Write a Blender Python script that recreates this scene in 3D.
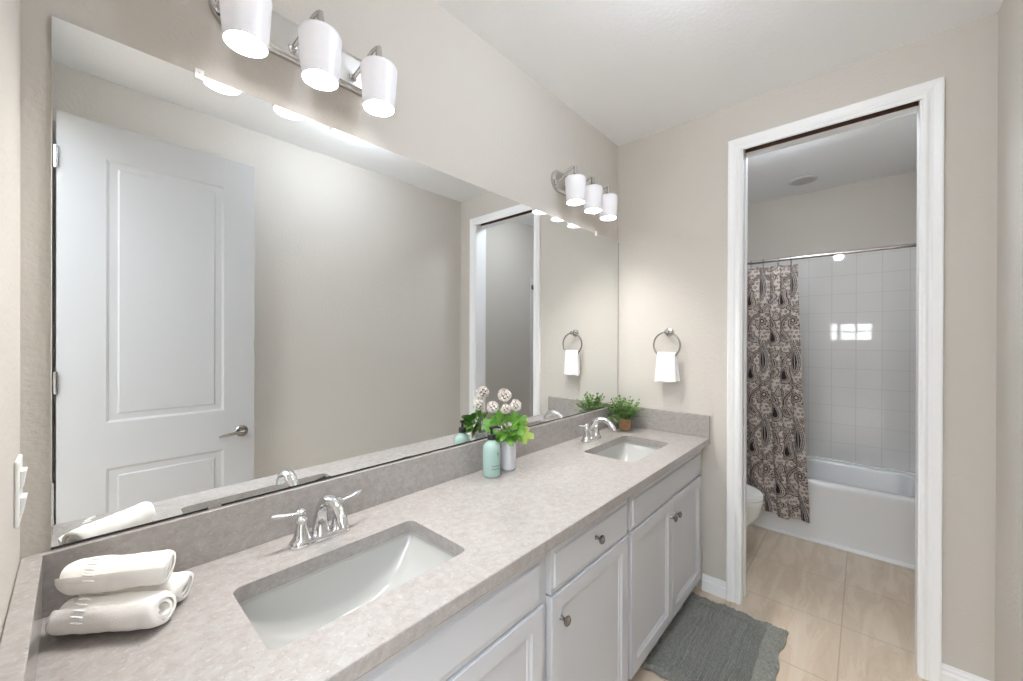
import bpy, bmesh, math, random
import numpy as np
from mathutils import Vector, Matrix
from mathutils.geometry import tessellate_polygon

for o in list(bpy.data.objects):
    bpy.data.objects.remove(o, do_unlink=True)
SC = bpy.context.scene
COL = SC.collection
PI = math.pi
random.seed(7)
RNG = np.random.default_rng(7)

# ------------------------------------------------------------------ camera
YAW, PIT, ROL = 0.7324731, -0.0018, 0.0032
CAM = Vector((0.0, -1.2299, 1.4414))
r0 = Vector((math.sin(YAW), -math.cos(YAW), 0)); f0 = Vector((math.cos(YAW), math.sin(YAW), 0)); u0 = Vector((0, 0, 1))
fw = f0 * math.cos(PIT) + u0 * math.sin(PIT); up = u0 * math.cos(PIT) - f0 * math.sin(PIT)
ca, sa = math.cos(ROL), math.sin(ROL)
ex = r0 * ca + up * sa; ey = up * ca - r0 * sa
cam_d = bpy.data.cameras.new('camera'); cam = bpy.data.objects.new('camera', cam_d); COL.objects.link(cam)
m = Matrix.Identity(4)
for i in range(3):
    m[i][0] = ex[i]; m[i][1] = ey[i]; m[i][2] = -fw[i]; m[i][3] = CAM[i]
cam.matrix_world = m
cam_d.sensor_width = 36; cam_d.sensor_fit = 'HORIZONTAL'; cam_d.lens = 36 * 392.114 / 1023
cam_d.clip_start = 0.01; cam_d.clip_end = 100
SC.camera = cam

# ------------------------------------------------------------------ world, light, exposure
WORLD_STRENGTH = 5.3
BULB_STRENGTH = 440.0
FILL_GLOBE = 60.0  # strength of the added globe fill lamp in the main room
FILL_DOME = 18.0  # strength of the added dome fill lamp in the toilet room
WINDOW_GLOW = 9.0
SC.view_settings.view_transform = 'Standard'; SC.view_settings.look = 'None'
SC.view_settings.gamma = 1.0; SC.view_settings.use_curve_mapping = False
SC.view_settings.exposure = 1.20
SC.cycles.use_denoising = True
SC.cycles.max_bounces = 14; SC.cycles.diffuse_bounces = 8; SC.cycles.glossy_bounces = 6; SC.cycles.transmission_bounces = 8
SC.cycles.sample_clamp_indirect = 6.0
w = bpy.data.worlds.new('world'); SC.world = w; w.use_nodes = True
w.node_tree.nodes['Background'].inputs[0].default_value = (0.87, 0.965, 1.08, 1)
w.node_tree.nodes['Background'].inputs[1].default_value = WORLD_STRENGTH

# ------------------------------------------------------------------ dimensions
L = 2.4327; W = 1.6187; H = 2.74; XN = -0.0725; WT = 0.12
XB = 4.285; TUBX = 3.555; LX = L + WT
ZC = 0.885

# ------------------------------------------------------------------ materials
MATS = {}
def nodes_of(name):
    mt = bpy.data.materials.new(name); mt.use_nodes = True
    nt = mt.node_tree; b = nt.nodes['Principled BSDF']
    return mt, nt, b
def N(nt, t, **kw):
    n = nt.nodes.new(t)
    for k, v in kw.items():
        if k in n.inputs.keys(): n.inputs[k].default_value = v
        else: setattr(n, k, v)
    return n
def math_n(nt, op, a, b=None):
    n = nt.nodes.new('ShaderNodeMath'); n.operation = op
    for i, v in enumerate((a, b)):
        if v is None: continue
        if hasattr(v, 'is_linked') or hasattr(v, 'links'): nt.links.new(v, n.inputs[i])
        else: n.inputs[i].default_value = v
    return n.outputs[0]
def ramp(nt, fac, stops):
    r = nt.nodes.new('ShaderNodeValToRGB'); nt.links.new(fac, r.inputs[0])
    el = r.color_ramp.elements
    while len(el) < len(stops): el.new(0.5)
    for e, (p, c) in zip(el, stops): e.position = p; e.color = (*c, 1)
    return r.outputs[0]
def mixc(nt, fac, a, b):
    n = nt.nodes.new('ShaderNodeMix'); n.data_type = 'RGBA'
    for sock, v in ((n.inputs[0], fac), (n.inputs[6], a), (n.inputs[7], b)):
        if hasattr(v, 'links'): nt.links.new(v, sock)
        else: sock.default_value = v if not isinstance(v, tuple) else (*v, 1)
    return n.outputs[2]
def plain(name, col, rough=0.5, metal=0.0, spec=0.5, bump=0.0, bscale=80.0, var=0.0, coat=0.0, detail=3, sheen=0.0):
    if name in MATS: return MATS[name]
    mt, nt, b = nodes_of(name)
    b.inputs['Base Color'].default_value = (*col, 1); b.inputs['Roughness'].default_value = rough
    b.inputs['Metallic'].default_value = metal; b.inputs['Specular IOR Level'].default_value = spec
    b.inputs['Coat Weight'].default_value = coat; b.inputs['Sheen Weight'].default_value = sheen
    geo = N(nt, 'ShaderNodeNewGeometry')
    no = N(nt, 'ShaderNodeTexNoise', Scale=bscale, Detail=detail); nt.links.new(geo.outputs['Position'], no.inputs['Vector'])
    if var:
        c = ramp(nt, no.outputs[0], [(0.3, tuple(x * (1 - var) for x in col)), (0.7, tuple(min(1, x * (1 + var)) for x in col))])
        nt.links.new(c, b.inputs['Base Color'])
    if bump:
        bp = N(nt, 'ShaderNodeBump', Strength=bump, Distance=0.004); nt.links.new(no.outputs[0], bp.inputs['Height'])
        nt.links.new(bp.outputs[0], b.inputs['Normal'])
    MATS[name] = mt
    return mt

WALLC = (0.585, 0.549, 0.500)
def wall_paint():
    mt, nt, b = nodes_of('wall_paint')
    geo = N(nt, 'ShaderNodeNewGeometry')
    no = N(nt, 'ShaderNodeTexNoise', Scale=95.0, Detail=4.0); nt.links.new(geo.outputs['Position'], no.inputs['Vector'])
    vo = N(nt, 'ShaderNodeTexVoronoi', Scale=60.0); vo.feature = 'SMOOTH_F1'; nt.links.new(geo.outputs['Position'], vo.inputs['Vector'])
    hgt = math_n(nt, 'ADD', no.outputs[0], math_n(nt, 'MULTIPLY', vo.outputs['Distance'], 0.5))
    bp = N(nt, 'ShaderNodeBump', Strength=0.35, Distance=0.004); nt.links.new(hgt, bp.inputs['Height']); nt.links.new(bp.outputs[0], b.inputs['Normal'])
    b.inputs['Base Color'].default_value = (*WALLC, 1); b.inputs['Roughness'].default_value = 0.7; b.inputs['Specular IOR Level'].default_value = 0.3
    return mt
M_WALL = wall_paint()
M_CEIL = plain('ceiling_paint', (0.87, 0.88, 0.89), 0.85, spec=0.2, bump=0.25, bscale=70)
M_TRIM = plain('trim_paint', (0.86, 0.86, 0.86), 0.35, spec=0.4)
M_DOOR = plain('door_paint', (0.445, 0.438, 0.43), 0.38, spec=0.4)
M_CAB = plain('cabinet_paint', (0.515, 0.52, 0.537), 0.38, spec=0.4)
M_CHROME = plain('chrome', (0.78, 0.78, 0.79), 0.07, metal=1.0)
M_NICKEL = plain('brushed_nickel', (0.60, 0.585, 0.57), 0.25, metal=1.0, bump=0.03, bscale=300)
M_RING = plain('satin_nickel_dark', (0.40, 0.385, 0.37), 0.22, metal=1.0)
M_PEWTER = plain('dark_pewter', (0.30, 0.285, 0.27), 0.25, metal=1.0)
M_BRASSDK = plain('dark_bronze_nickel', (0.36, 0.33, 0.29), 0.22, metal=1.0)
M_PORC = plain('porcelain', (0.78, 0.785, 0.77), 0.12, spec=0.5, coat=0.3)
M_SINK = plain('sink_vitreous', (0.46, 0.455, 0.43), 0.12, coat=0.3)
M_TUB = plain('tub_enamel', (0.80, 0.80, 0.80), 0.15, spec=0.5, coat=0.3)
M_TOWEL = plain('terry_cream', (0.88, 0.855, 0.815), 0.95, spec=0.1, bump=0.2, bscale=420, sheen=0.4)
M_TOWELW = plain('terry_white', (0.86, 0.86, 0.865), 0.95, spec=0.1, bump=0.6, bscale=330, sheen=0.4)
M_BLACK = plain('black_plastic', (0.012, 0.012, 0.013), 0.35)
M_DARK = plain('dark_gap', (0.03, 0.025, 0.022), 0.8)
M_SLOT = plain('raw_wood_track', (0.09, 0.045, 0.028), 0.8, var=0.2, bscale=40)
M_EDGE = plain('mirror_edge_black', (0.02, 0.02, 0.022), 0.4)
M_WHITEP = plain('white_plastic', (0.82, 0.82, 0.80), 0.35)
M_VASE = plain('white_ceramic', (0.64, 0.64, 0.67), 0.25, coat=0.2)
M_SOIL = plain('soil', (0.012, 0.010, 0.008), 0.95, bump=1.0, bscale=200)
M_CAULK = plain('caulk', (0.82, 0.82, 0.82), 0.5)

def counter_mat():
    mt, nt, b = nodes_of('quartz')
    geo = N(nt, 'ShaderNodeNewGeometry'); P = geo.outputs['Position']
    n1 = N(nt, 'ShaderNodeTexNoise', Scale=46.0, Detail=6.0, Roughness=0.68, Distortion=0.5); nt.links.new(P, n1.inputs['Vector'])
    n2 = N(nt, 'ShaderNodeTexNoise', Scale=120.0, Detail=3.0); nt.links.new(P, n2.inputs['Vector'])
    n3 = N(nt, 'ShaderNodeTexNoise', Scale=80.0, Detail=5.0, Roughness=0.7, Distortion=0.8); nt.links.new(P, n3.inputs['Vector'])
    base = ramp(nt, n1.outputs[0], [(0.25, (0.288, 0.255, 0.234)), (0.45, (0.335, 0.305, 0.287)), (0.6, (0.365, 0.341, 0.326)), (0.8, (0.404, 0.386, 0.372))])
    gray = ramp(nt, n3.outputs[0], [(0.0, (1, 1, 1)), (0.33, (1, 1, 1)), (0.37, (0, 0, 0)), (1, (0, 0, 0))])
    c = mixc(nt, math_n(nt, 'MULTIPLY', gray, 0.55), base, (0.202, 0.178, 0.163))
    wh = ramp(nt, n2.outputs[0], [(0.0, (0, 0, 0)), (0.60, (0, 0, 0)), (0.68, (1, 1, 1)), (1, (1, 1, 1))])
    c = mixc(nt, math_n(nt, 'MULTIPLY', wh, 0.4), c, (0.473, 0.456, 0.443))
    nt.links.new(c, b.inputs['Base Color']); b.inputs['Roughness'].default_value = 0.16; b.inputs['Specular IOR Level'].default_value = 0.5
    return mt
M_QUARTZ = counter_mat()

def line_mask(nt, P, axis, off, pitch, width):
    sx = N(nt, 'ShaderNodeSeparateXYZ'); nt.links.new(P, sx.inputs[0])
    d = math_n(nt, 'PINGPONG', math_n(nt, 'SUBTRACT', sx.outputs[axis], off - pitch * 40), pitch / 2)
    return math_n(nt, 'LESS_THAN', d, width / 2)

def floor_mat():
    mt, nt, b = nodes_of('floor_tile')
    geo = N(nt, 'ShaderNodeNewGeometry'); P = geo.outputs['Position']
    mp = N(nt, 'ShaderNodeMapping'); mp.inputs['Rotation'].default_value = (0, 0, 0.75); mp.inputs['Scale'].default_value = (1.1, 5.0, 1); nt.links.new(P, mp.inputs[0])
    n1 = N(nt, 'ShaderNodeTexNoise', Scale=2.2, Detail=7.0, Roughness=0.62, Distortion=0.9); nt.links.new(mp.outputs[0], n1.inputs['Vector'])
    n2 = N(nt, 'ShaderNodeTexNoise', Scale=3.0, Detail=4.0); nt.links.new(P, n2.inputs['Vector'])
    c = ramp(nt, n1.outputs[0], [(0.25, (0.47, 0.37, 0.27)), (0.45, (0.56, 0.455, 0.345)), (0.55, (0.60, 0.50, 0.39)), (0.75, (0.66, 0.565, 0.46))])
    vein = ramp(nt, n1.outputs[0], [(0.0, (0, 0, 0)), (0.475, (0, 0, 0)), (0.487, (1, 1, 1)), (0.5, (0, 0, 0)), (1, (0, 0, 0))])
    c = mixc(nt, math_n(nt, 'MULTIPLY', vein, 0.35), c, (0.40, 0.31, 0.22))
    g = math_n(nt, 'MAXIMUM', line_mask(nt, P, 0, 2.59, 0.46, 0.005), line_mask(nt, P, 1, -1.15, 0.46, 0.005))
    c = mixc(nt, math_n(nt, 'MULTIPLY', g, 0.8), c, (0.36, 0.30, 0.235))
    nt.links.new(c, b.inputs['Base Color']); b.inputs['Roughness'].default_value = 0.38
    bp = N(nt, 'ShaderNodeBump', Strength=0.3, Distance=0.002); bp.invert = True; nt.links.new(g, bp.inputs['Height']); nt.links.new(bp.outputs[0], b.inputs['Normal'])
    return mt
M_FLOOR = floor_mat()

def tile_mat(name, axis, off):
    mt, nt, b = nodes_of(name)
    geo = N(nt, 'ShaderNodeNewGeometry'); P = geo.outputs['Position']
    g = math_n(nt, 'MAXIMUM', line_mask(nt, P, axis, off, 0.1552, 0.004), line_mask(nt, P, 2, 1.365, 0.1555, 0.004))
    n2 = N(nt, 'ShaderNodeTexNoise', Scale=6.0, Detail=1.0); nt.links.new(P, n2.inputs['Vector'])
    c = mixc(nt, g, (0.70, 0.685, 0.67), (0.58, 0.57, 0.56))
    nt.links.new(c, b.inputs['Base Color']); b.inputs['Roughness'].default_value = 0.03
    hgt = math_n(nt, 'ADD', math_n(nt, 'MULTIPLY', g, -1.0), math_n(nt, 'MULTIPLY', n2.outputs[0], 0.10))
    bp = N(nt, 'ShaderNodeBump', Strength=0.25, Distance=0.002); nt.links.new(hgt, bp.inputs['Height']); nt.links.new(bp.outputs[0], b.inputs['Normal'])
    return mt
M_TILEY = tile_mat('wall_tile_back', 1, -0.87)
M_TILEX = tile_mat('wall_tile_side', 0, 4.285)

def mirror_mat():
    mt, nt, b = nodes_of('mirror_silver')
    b.inputs['Base Color'].default_value = (0.90, 0.915, 0.915, 1); b.inputs['Metallic'].default_value = 1; b.inputs['Roughness'].default_value = 0.0
    return mt
M_MIRROR = mirror_mat()

def glass_mat(name, col, rough=0.03):
    mt, nt, b = nodes_of(name)
    b.inputs['Base Color'].default_value = (*col, 1); b.inputs['Roughness'].default_value = rough
    b.inputs['Transmission Weight'].default_value = 0.35; b.inputs['IOR'].default_value = 1.4
    return mt
M_SOAP = glass_mat('aqua_soap', (0.49, 0.67, 0.608), 0.12)

def shade_mat():
    mt = bpy.data.materials.new('opal_glass'); mt.use_nodes = True; nt = mt.node_tree; nt.nodes.clear()
    out = N(nt, 'ShaderNodeOutputMaterial')
    tr = N(nt, 'ShaderNodeBsdfTranslucent', Color=(0.50, 0.49, 0.50, 1)); df = N(nt, 'ShaderNodeBsdfDiffuse', Color=(0.80, 0.80, 0.82, 1))
    gl = N(nt, 'ShaderNodeBsdfGlossy', Roughness=0.25)
    m1 = N(nt, 'ShaderNodeMixShader'); m1.inputs[0].default_value = 0.91; nt.links.new(tr.outputs[0], m1.inputs[1]); nt.links.new(df.outputs[0], m1.inputs[2])
    m2 = N(nt, 'ShaderNodeMixShader'); m2.inputs[0].default_value = 0.04; nt.links.new(m1.outputs[0], m2.inputs[1]); nt.links.new(gl.outputs[0], m2.inputs[2])
    nt.links.new(m2.outputs[0], out.inputs[0])
    return mt
M_SHADE = shade_mat()

def emit_mat(name, col, s):
    mt = bpy.data.materials.new(name); mt.use_nodes = True; nt = mt.node_tree; nt.nodes.clear()
    out = N(nt, 'ShaderNodeOutputMaterial'); e = N(nt, 'ShaderNodeEmission', Color=(*col, 1), Strength=s)
    nt.links.new(e.outputs[0], out.inputs[0]); return mt
M_BULB = emit_mat('lit_bulb', (1.0, 0.975, 0.945), BULB_STRENGTH)

def vcol_mat(name, rough=0.9):
    mt, nt, b = nodes_of(name)
    a = N(nt, 'ShaderNodeVertexColor'); a.layer_name = 'pattern'
    nt.links.new(a.outputs[0], b.inputs['Base Color']); b.inputs['Roughness'].default_value = rough; b.inputs['Specular IOR Level'].default_value = 0.2
    return mt

def leaf_mat(name, lo, hi):
    mt, nt, b = nodes_of(name)
    geo = N(nt, 'ShaderNodeNewGeometry')
    c = ramp(nt, geo.outputs['Random Per Island'], [(0.0, lo), (1.0, hi)])
    nt.links.new(c, b.inputs['Base Color']); b.inputs['Roughness'].default_value = 0.45
    return mt
M_LEAF = leaf_mat('leaf_green', (0.035, 0.135, 0.008), (0.125, 0.30, 0.025))
M_LEAFY = leaf_mat('leaf_yellow_green', (0.22, 0.33, 0.03), (0.30, 0.40, 0.05))
M_SPRIG = leaf_mat('sprig_green', (0.035, 0.13, 0.02), (0.26, 0.38, 0.13))
M_STEM = plain('stem_green', (0.16, 0.30, 0.06), 0.6)
M_PETAL = leaf_mat('petal_cream', (0.62, 0.54, 0.49), (0.93, 0.90, 0.86))

def wood_mat():
    mt, nt, b = nodes_of('pot_wood')
    geo = N(nt, 'ShaderNodeNewGeometry')
    mp = N(nt, 'ShaderNodeMapping'); mp.inputs['Scale'].default_value = (25, 25, 160); nt.links.new(geo.outputs['Position'], mp.inputs[0])
    n1 = N(nt, 'ShaderNodeTexNoise', Scale=1.0, Detail=4.0); nt.links.new(mp.outputs[0], n1.inputs['Vector'])
    c = ramp(nt, n1.outputs[0], [(0.3, (0.28, 0.13, 0.06)), (0.7, (0.52, 0.29, 0.15))])
    nt.links.new(c, b.inputs['Base Color']); b.inputs['Roughness'].default_value = 0.55
    return mt
M_WOOD = wood_mat()

def mat_mat():
    mt, nt, b = nodes_of('rug_chenille')
    geo = N(nt, 'ShaderNodeNewGeometry')
    n1 = N(nt, 'ShaderNodeTexNoise', Scale=90.0, Detail=3.0); nt.links.new(geo.outputs['Position'], n1.inputs['Vector'])
    c = ramp(nt, n1.outputs[0], [(0.3, (0.165, 0.165, 0.143)), (0.7, (0.24, 0.24, 0.21))])
    nt.links.new(c, b.inputs['Base Color']); b.inputs['Roughness'].default_value = 1.0; b.inputs['Specular IOR Level'].default_value = 0.1
    b.inputs['Sheen Weight'].default_value = 0.3
    bp = N(nt, 'ShaderNodeBump', Strength=0.7, Distance=0.004); nt.links.new(n1.outputs[0], bp.inputs['Height']); nt.links.new(bp.outputs[0], b.inputs['Normal'])
    return mt
M_RUG = mat_mat()

# ------------------------------------------------------------------ mesh builder
class MB:
    def __init__(self): self.v = []; self.f = []
    def add(self, vs, fs):
        n = len(self.v); self.v.extend([tuple(p) for p in vs]); self.f.extend([tuple(i + n for i in f) for f in fs]); return self
    def box(self, x0, x1, y0, y1, z0, z1):
        x0, x1 = sorted((x0, x1)); y0, y1 = sorted((y0, y1)); z0, z1 = sorted((z0, z1))
        return self.add([(x0,y0,z0),(x1,y0,z0),(x1,y1,z0),(x0,y1,z0),(x0,y0,z1),(x1,y0,z1),(x1,y1,z1),(x0,y1,z1)],
                        [(0,3,2,1),(4,5,6,7),(0,1,5,4),(1,2,6,5),(2,3,7,6),(3,0,4,7)])
    def loft(self, loops, cap0=True, cap1=True, closed=True):
        n = len(loops[0]); vs = [p for l in loops for p in l]; fs = []
        for i in range(len(loops) - 1):
            for j in range(n if closed else n - 1):
                k = (j + 1) % n
                fs.append((i*n+j, i*n+k, (i+1)*n+k, (i+1)*n+j))
        if cap0: fs.append(tuple(range(n))[::-1])
        if cap1: fs.append(tuple(range((len(loops)-1)*n, len(loops)*n)))
        return self.add(vs, fs)
    def lathe(self, prof, c=(0,0,0), axis='z', n=28, cap0=True, cap1=True):
        loops = []
        for r, h in prof:
            l = []
            for i in range(n):
                a = 2*PI*i/n; p = (r*math.cos(a), r*math.sin(a))
                q = {'z': (p[0], p[1], h), 'x': (h, p[0], p[1]), 'y': (p[0], h, p[1])}[axis]
                l.append((c[0]+q[0], c[1]+q[1], c[2]+q[2]))
            loops.append(l)
        return self.loft(loops, cap0, cap1)
    def tube(self, pts, rad, n=14, flat=1.0, flatdir=None):
        pts = [Vector(p) for p in pts]
        if not hasattr(rad, '__len__'): rad = [rad]*len(pts)
        loops = []; ref = Vector(flatdir) if flatdir else None
        prev = None
        for i, p in enumerate(pts):
            t = (pts[min(i+1, len(pts)-1)] - pts[max(i-1, 0)]).normalized()
            if ref is not None: a = ref - t*ref.dot(t)
            elif prev is None:
                a = Vector((0,0,1)) if abs(t.z) < 0.9 else Vector((1,0,0)); a = a - t*a.dot(t)
            else: a = prev - t*prev.dot(t)
            a.normalize(); prev = a; b = t.cross(a)
            loops.append([tuple(p + a*(rad[i]*math.cos(2*PI*k/n)) + b*(rad[i]*flat*math.sin(2*PI*k/n))) for k in range(n)])
        return self.loft(loops)
    def sphere(self, c, r, n=12, m=8, sz=1.0):
        return self.lathe([(r*math.sin(PI*i/m) if 0 < i < m else r*0.02, -r*sz*math.cos(PI*i/m)) for i in range(m+1)], c, 'z', n)
    def build(self, name, mat, parent=None, smooth=True, bevel=0.0, segs=2, angle=35, subd=0):
        org = Vector((0,0,0))
        if parent is not None: org = Vector(parent.get('_org', (0,0,0)))
        me = bpy.data.meshes.new(name)
        me.from_pydata([tuple(Vector(p) - org) for p in self.v], [], self.f)
        bm = bmesh.new(); bm.from_mesh(me); bmesh.ops.remove_doubles(bm, verts=bm.verts, dist=1e-6)
        bmesh.ops.recalc_face_normals(bm, faces=bm.faces); bm.to_mesh(me); bm.free()
        if mat: me.materials.append(mat)
        o = bpy.data.objects.new(name, me); COL.objects.link(o)
        if parent is not None:
            o.parent = parent; o['_org'] = tuple(org)
        if smooth:
            for p in me.polygons: p.use_smooth = True
            me.set_sharp_from_angle(angle=math.radians(angle))
        if bevel:
            md = o.modifiers.new('bevel', 'BEVEL'); md.width = bevel; md.segments = segs; md.limit_method = 'ANGLE'; md.angle_limit = math.radians(40)
        if subd:
            md = o.modifiers.new('sub', 'SUBSURF'); md.levels = subd; md.render_levels = subd
        return o

def tag(o, label=None, cat=None, group=None, kind=None):
    if label: o['label'] = label
    if cat: o['category'] = cat
    if group: o['group'] = group
    if kind: o['kind'] = kind
    return o
def thing(name, loc, label, cat, group=None):
    o = bpy.data.objects.new(name, None); COL.objects.link(o); o.location = loc; o['_org'] = tuple(loc)
    o.empty_display_size = 0.05
    return tag(o, label, cat, group)
def struct(name, mb, mat, parent=None, **kw):
    kw.setdefault('smooth', False)
    o = mb.build(name, mat, parent, **kw)
    if parent is None: o['kind'] = 'structure'
    return o
def copy_tree(o, parent=None):
    c = o.copy(); COL.objects.link(c)
    if parent is not None: c.parent = parent
    for ch in list(o.children): copy_tree(ch, c)
    return c
def rrect(x0, x1, y0, y1, r, z, n=6):
    pts = []
    for cx, cy, a0 in ((x1-r, y1-r, 0), (x0+r, y1-r, PI/2), (x0+r, y0+r, PI), (x1-r, y0+r, 1.5*PI)):
        for i in range(n+1):
            a = a0 + PI/2*i/n; pts.append((cx + r*math.cos(a), cy + r*math.sin(a), z))
    return pts

# ------------------------------------------------------------------ room shell
struct('floor', MB().box(-4.4, XB+WT, -W-1.6, 0.0+WT, -0.1, 0), M_FLOOR)
struct('ceiling', MB().box(XN-WT, XB+WT, -W-WT, WT, H, H+0.1), M_CEIL)
struct('wall_left', MB().box(XN-WT, XB+WT, 0, WT, 0, H), M_WALL)
struct('wall_right', MB().box(XN-WT, XB+WT, -W-WT, -W, 0, H), M_WALL)
YA, YB, ZD = -0.735, -1.405, 2.486        # pocket-door opening
mb = MB(); mb.box(L, LX, YA+0.02, 0, 0, H); mb.box(L, LX, -W, YB-0.02, 0, H); mb.box(L, LX, YB-0.02, YA+0.02, ZD+0.055, H)
struct('wall_far', mb, M_WALL)
DY0, DY1, DZ = -1.53, -0.73, 2.48       # entry doorway in the near wall
mb = MB(); mb.box(XN-WT, XN, DY1, 0, 0, H); mb.box(XN-WT, XN, -W, DY0, 0, H); mb.box(XN-WT, XN, DY0, DY1, DZ, H)
struct('wall_near', mb, M_WALL)
struct('wall_back', MB().box(XB, XB+WT, -W-WT, WT, 0, H), M_WALL)
# tile surround of the tub alcove
struct('trim_1', MB().box(XB-0.008, XB, -W, 0, 0.40, 2.165), M_TILEY)
struct('trim_2', MB().box(3.47, XB-0.008, -W, -W+0.008, 0.0, 2.165), M_TILEX, bevel=0.004)
struct('trim_3', MB().box(3.47, XB-0.008, -0.008, 0, 0.0, 2.165), M_TILEX, bevel=0.004)

# baseboards (profiled)
def base_profile(h=0.092, t=0.014):
    return [(0, 0), (t, 0), (t, h*0.62), (t*0.8, h*0.68), (t*0.62, h*0.72), (t*0.62, h*0.82), (t*0.35, h*0.9), (t*0.25, h), (0, h)]
def baseboard(name, p0, p1, nrm):
    prof = base_profile(); loops = []
    for p in (p0, p1): loops.append([(p[0]+nrm[0]*a, p[1]+nrm[1]*a, b) for a, b in prof])
    struct(name, MB().loft(loops), M_TRIM)
CO_L, CO_R = -0.6655, -1.4751           # casing outer edges
baseboard('baseboard_far', (L, -0.538, 0), (L, CO_L, 0), (-1, 0))
baseboard('baseboard_far', (L, CO_R, 0), (L, -W, 0), (-1, 0))
baseboard('baseboard_right', (XN, -W, 0), (L, -W, 0), (0, 1))
baseboard('baseboard_bath', (LX, -W, 0), (3.47, -W, 0), (0, 1))
baseboard('baseboard_bath', (LX, 0, 0), (3.47, 0, 0), (0, -1))

# door casings (profiled, mitred)
CAS = [(0.0, 0.0), (0.0, 0.009), (0.006, 0.012), (0.014, 0.0125), (0.022, 0.009), (0.028, 0.009), (0.034, 0.0125), (0.043, 0.0145), (0.052, 0.017), (0.060, 0.018), (0.064, 0.016), (0.064, 0.0)]
def casing(name, x, sx, yi0, yi1, zi):
    # yi0 > yi1 are the inner edges; path: up the left, across, down the right
    loops = []
    for yy, zz, oy, oz in ((yi0, 0, 1, 0), (yi0, zi, 1, 1), (yi1, zi, -1, 1), (yi1, 0, -1, 0)):
        loops.append([(x + sx*t, yy + oy*s, zz + oz*s) for s, t in CAS])
    return struct(name, MB().loft(loops), M_TRIM, bevel=0.0)
casing('trim_4', L, -1, -0.7290, -1.4110, 2.480)
casing('trim_5', LX, 1, -0.7290, -1.4110, 2.480)
casing('trim_6', XN-WT, -1, DY1, DY0, DZ)
# jamb of the pocket doorway: two strips each side of the slot, head with open track slot
mb = MB()
mb.box(L, L+0.038, YA, YA+0.02, 0, ZD+0.02); mb.box(LX-0.038, LX, YA, YA+0.02, 0, ZD+0.02)
mb.box(L, LX, YB-0.02, YB, 0, ZD+0.02)
mb.box(L, L+0.010, YB, YA, ZD, ZD+0.055); mb.box(L+0.062, LX, YB, YA, ZD-0.004, ZD+0.055)
struct('trim_7', mb, M_TRIM)
struct('trim_9', MB().box(L+0.0605, L+0.0622, YB, YA, ZD-0.001, ZD+0.046), M_SLOT)
struct('trim_8', MB().box(L+0.010, L+0.062, YB, YA, ZD+0.046, ZD+0.055), M_SLOT)
# pocket door, slid back into the wall, only its edge shows in the slot
pd = struct('door_1', MB().box(L+0.042, LX-0.042, YA+0.006, YA+0.62, 0.012, ZD+0.015), M_DOOR, bevel=0.002)
MB().box(L+0.048, LX-0.048, YA+0.0035, YA+0.0062, 0.965, 1.06).build('edge_pull', M_PEWTER, pd, smooth=False)
# entry door, swung open against the right wall
def panel_door(name, x0, x1, yb, t, z0, z1, panels):
    yf = yb + t
    root = struct(name, MB().box(x0, x1, yb, yf - 0.0045, z0, z1), M_DOOR)
    fm = MB()
    xs0, xs1 = panels[0][0], panels[0][1]
    fm.box(x0, xs0, yf-0.005, yf, z0, z1); fm.box(xs1, x1, yf-0.005, yf, z0, z1)
    zz = [z0] + [v for p in panels for v in (p[2], p[3])] + [z1]
    for i in range(0, len(zz), 2): fm.box(xs0, xs1, yf-0.005, yf, zz[i], zz[i+1])
    fm.build('stile_and_rail', M_DOOR, root, smooth=False)
    for p in panels:
        pm = MB()
        d = [(0, 0), (0.010, -0.004), (0.022, -0.0095), (0.030, -0.0095), (0.045, -0.0015), (0.06, -0.0015)]
        loops = [[(p[0]+a, yf+b, p[2]+a), (p[1]-a, yf+b, p[2]+a), (p[1]-a, yf+b, p[3]-a), (p[0]+a, yf+b, p[3]-a)] for a, b in d]
        pm.loft(loops, cap0=False, cap1=True)
        pm.build('panel', M_DOOR, root, smooth=False)
    return root
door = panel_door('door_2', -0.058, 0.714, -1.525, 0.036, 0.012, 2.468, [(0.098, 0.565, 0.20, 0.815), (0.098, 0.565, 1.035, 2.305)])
hd = MB(); yf = -1.489
hd.lathe([(0.0325, 0), (0.0325, 0.005), (0.028, 0.010), (0.012, 0.012), (0.011, 0.045), (0.013, 0.05), (0.013, 0.058), (0.004, 0.06)], (0.650, yf, 0.905), 'y', 28)
hd.tube([(0.650, yf+0.052, 0.905), (0.62, yf+0.053, 0.905), (0.58, yf+0.05, 0.901), (0.535, yf+0.046, 0.893)], [0.010, 0.009, 0.0085, 0.007], 12)
hd.build('door_handle', M_BRASSDK, door)
MB().box(0.7135, 0.7155, -1.520, -1.494, 0.875, 0.935).build('latch_plate', M_BRASSDK, door, smooth=False)
for z in (0.25, 1.24, 2.26):
    MB().lathe([(0.007, -0.05), (0.007, 0.05)], (-0.060, -1.484, z), 'z', 12).build('hinge', M_RING, door)
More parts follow.
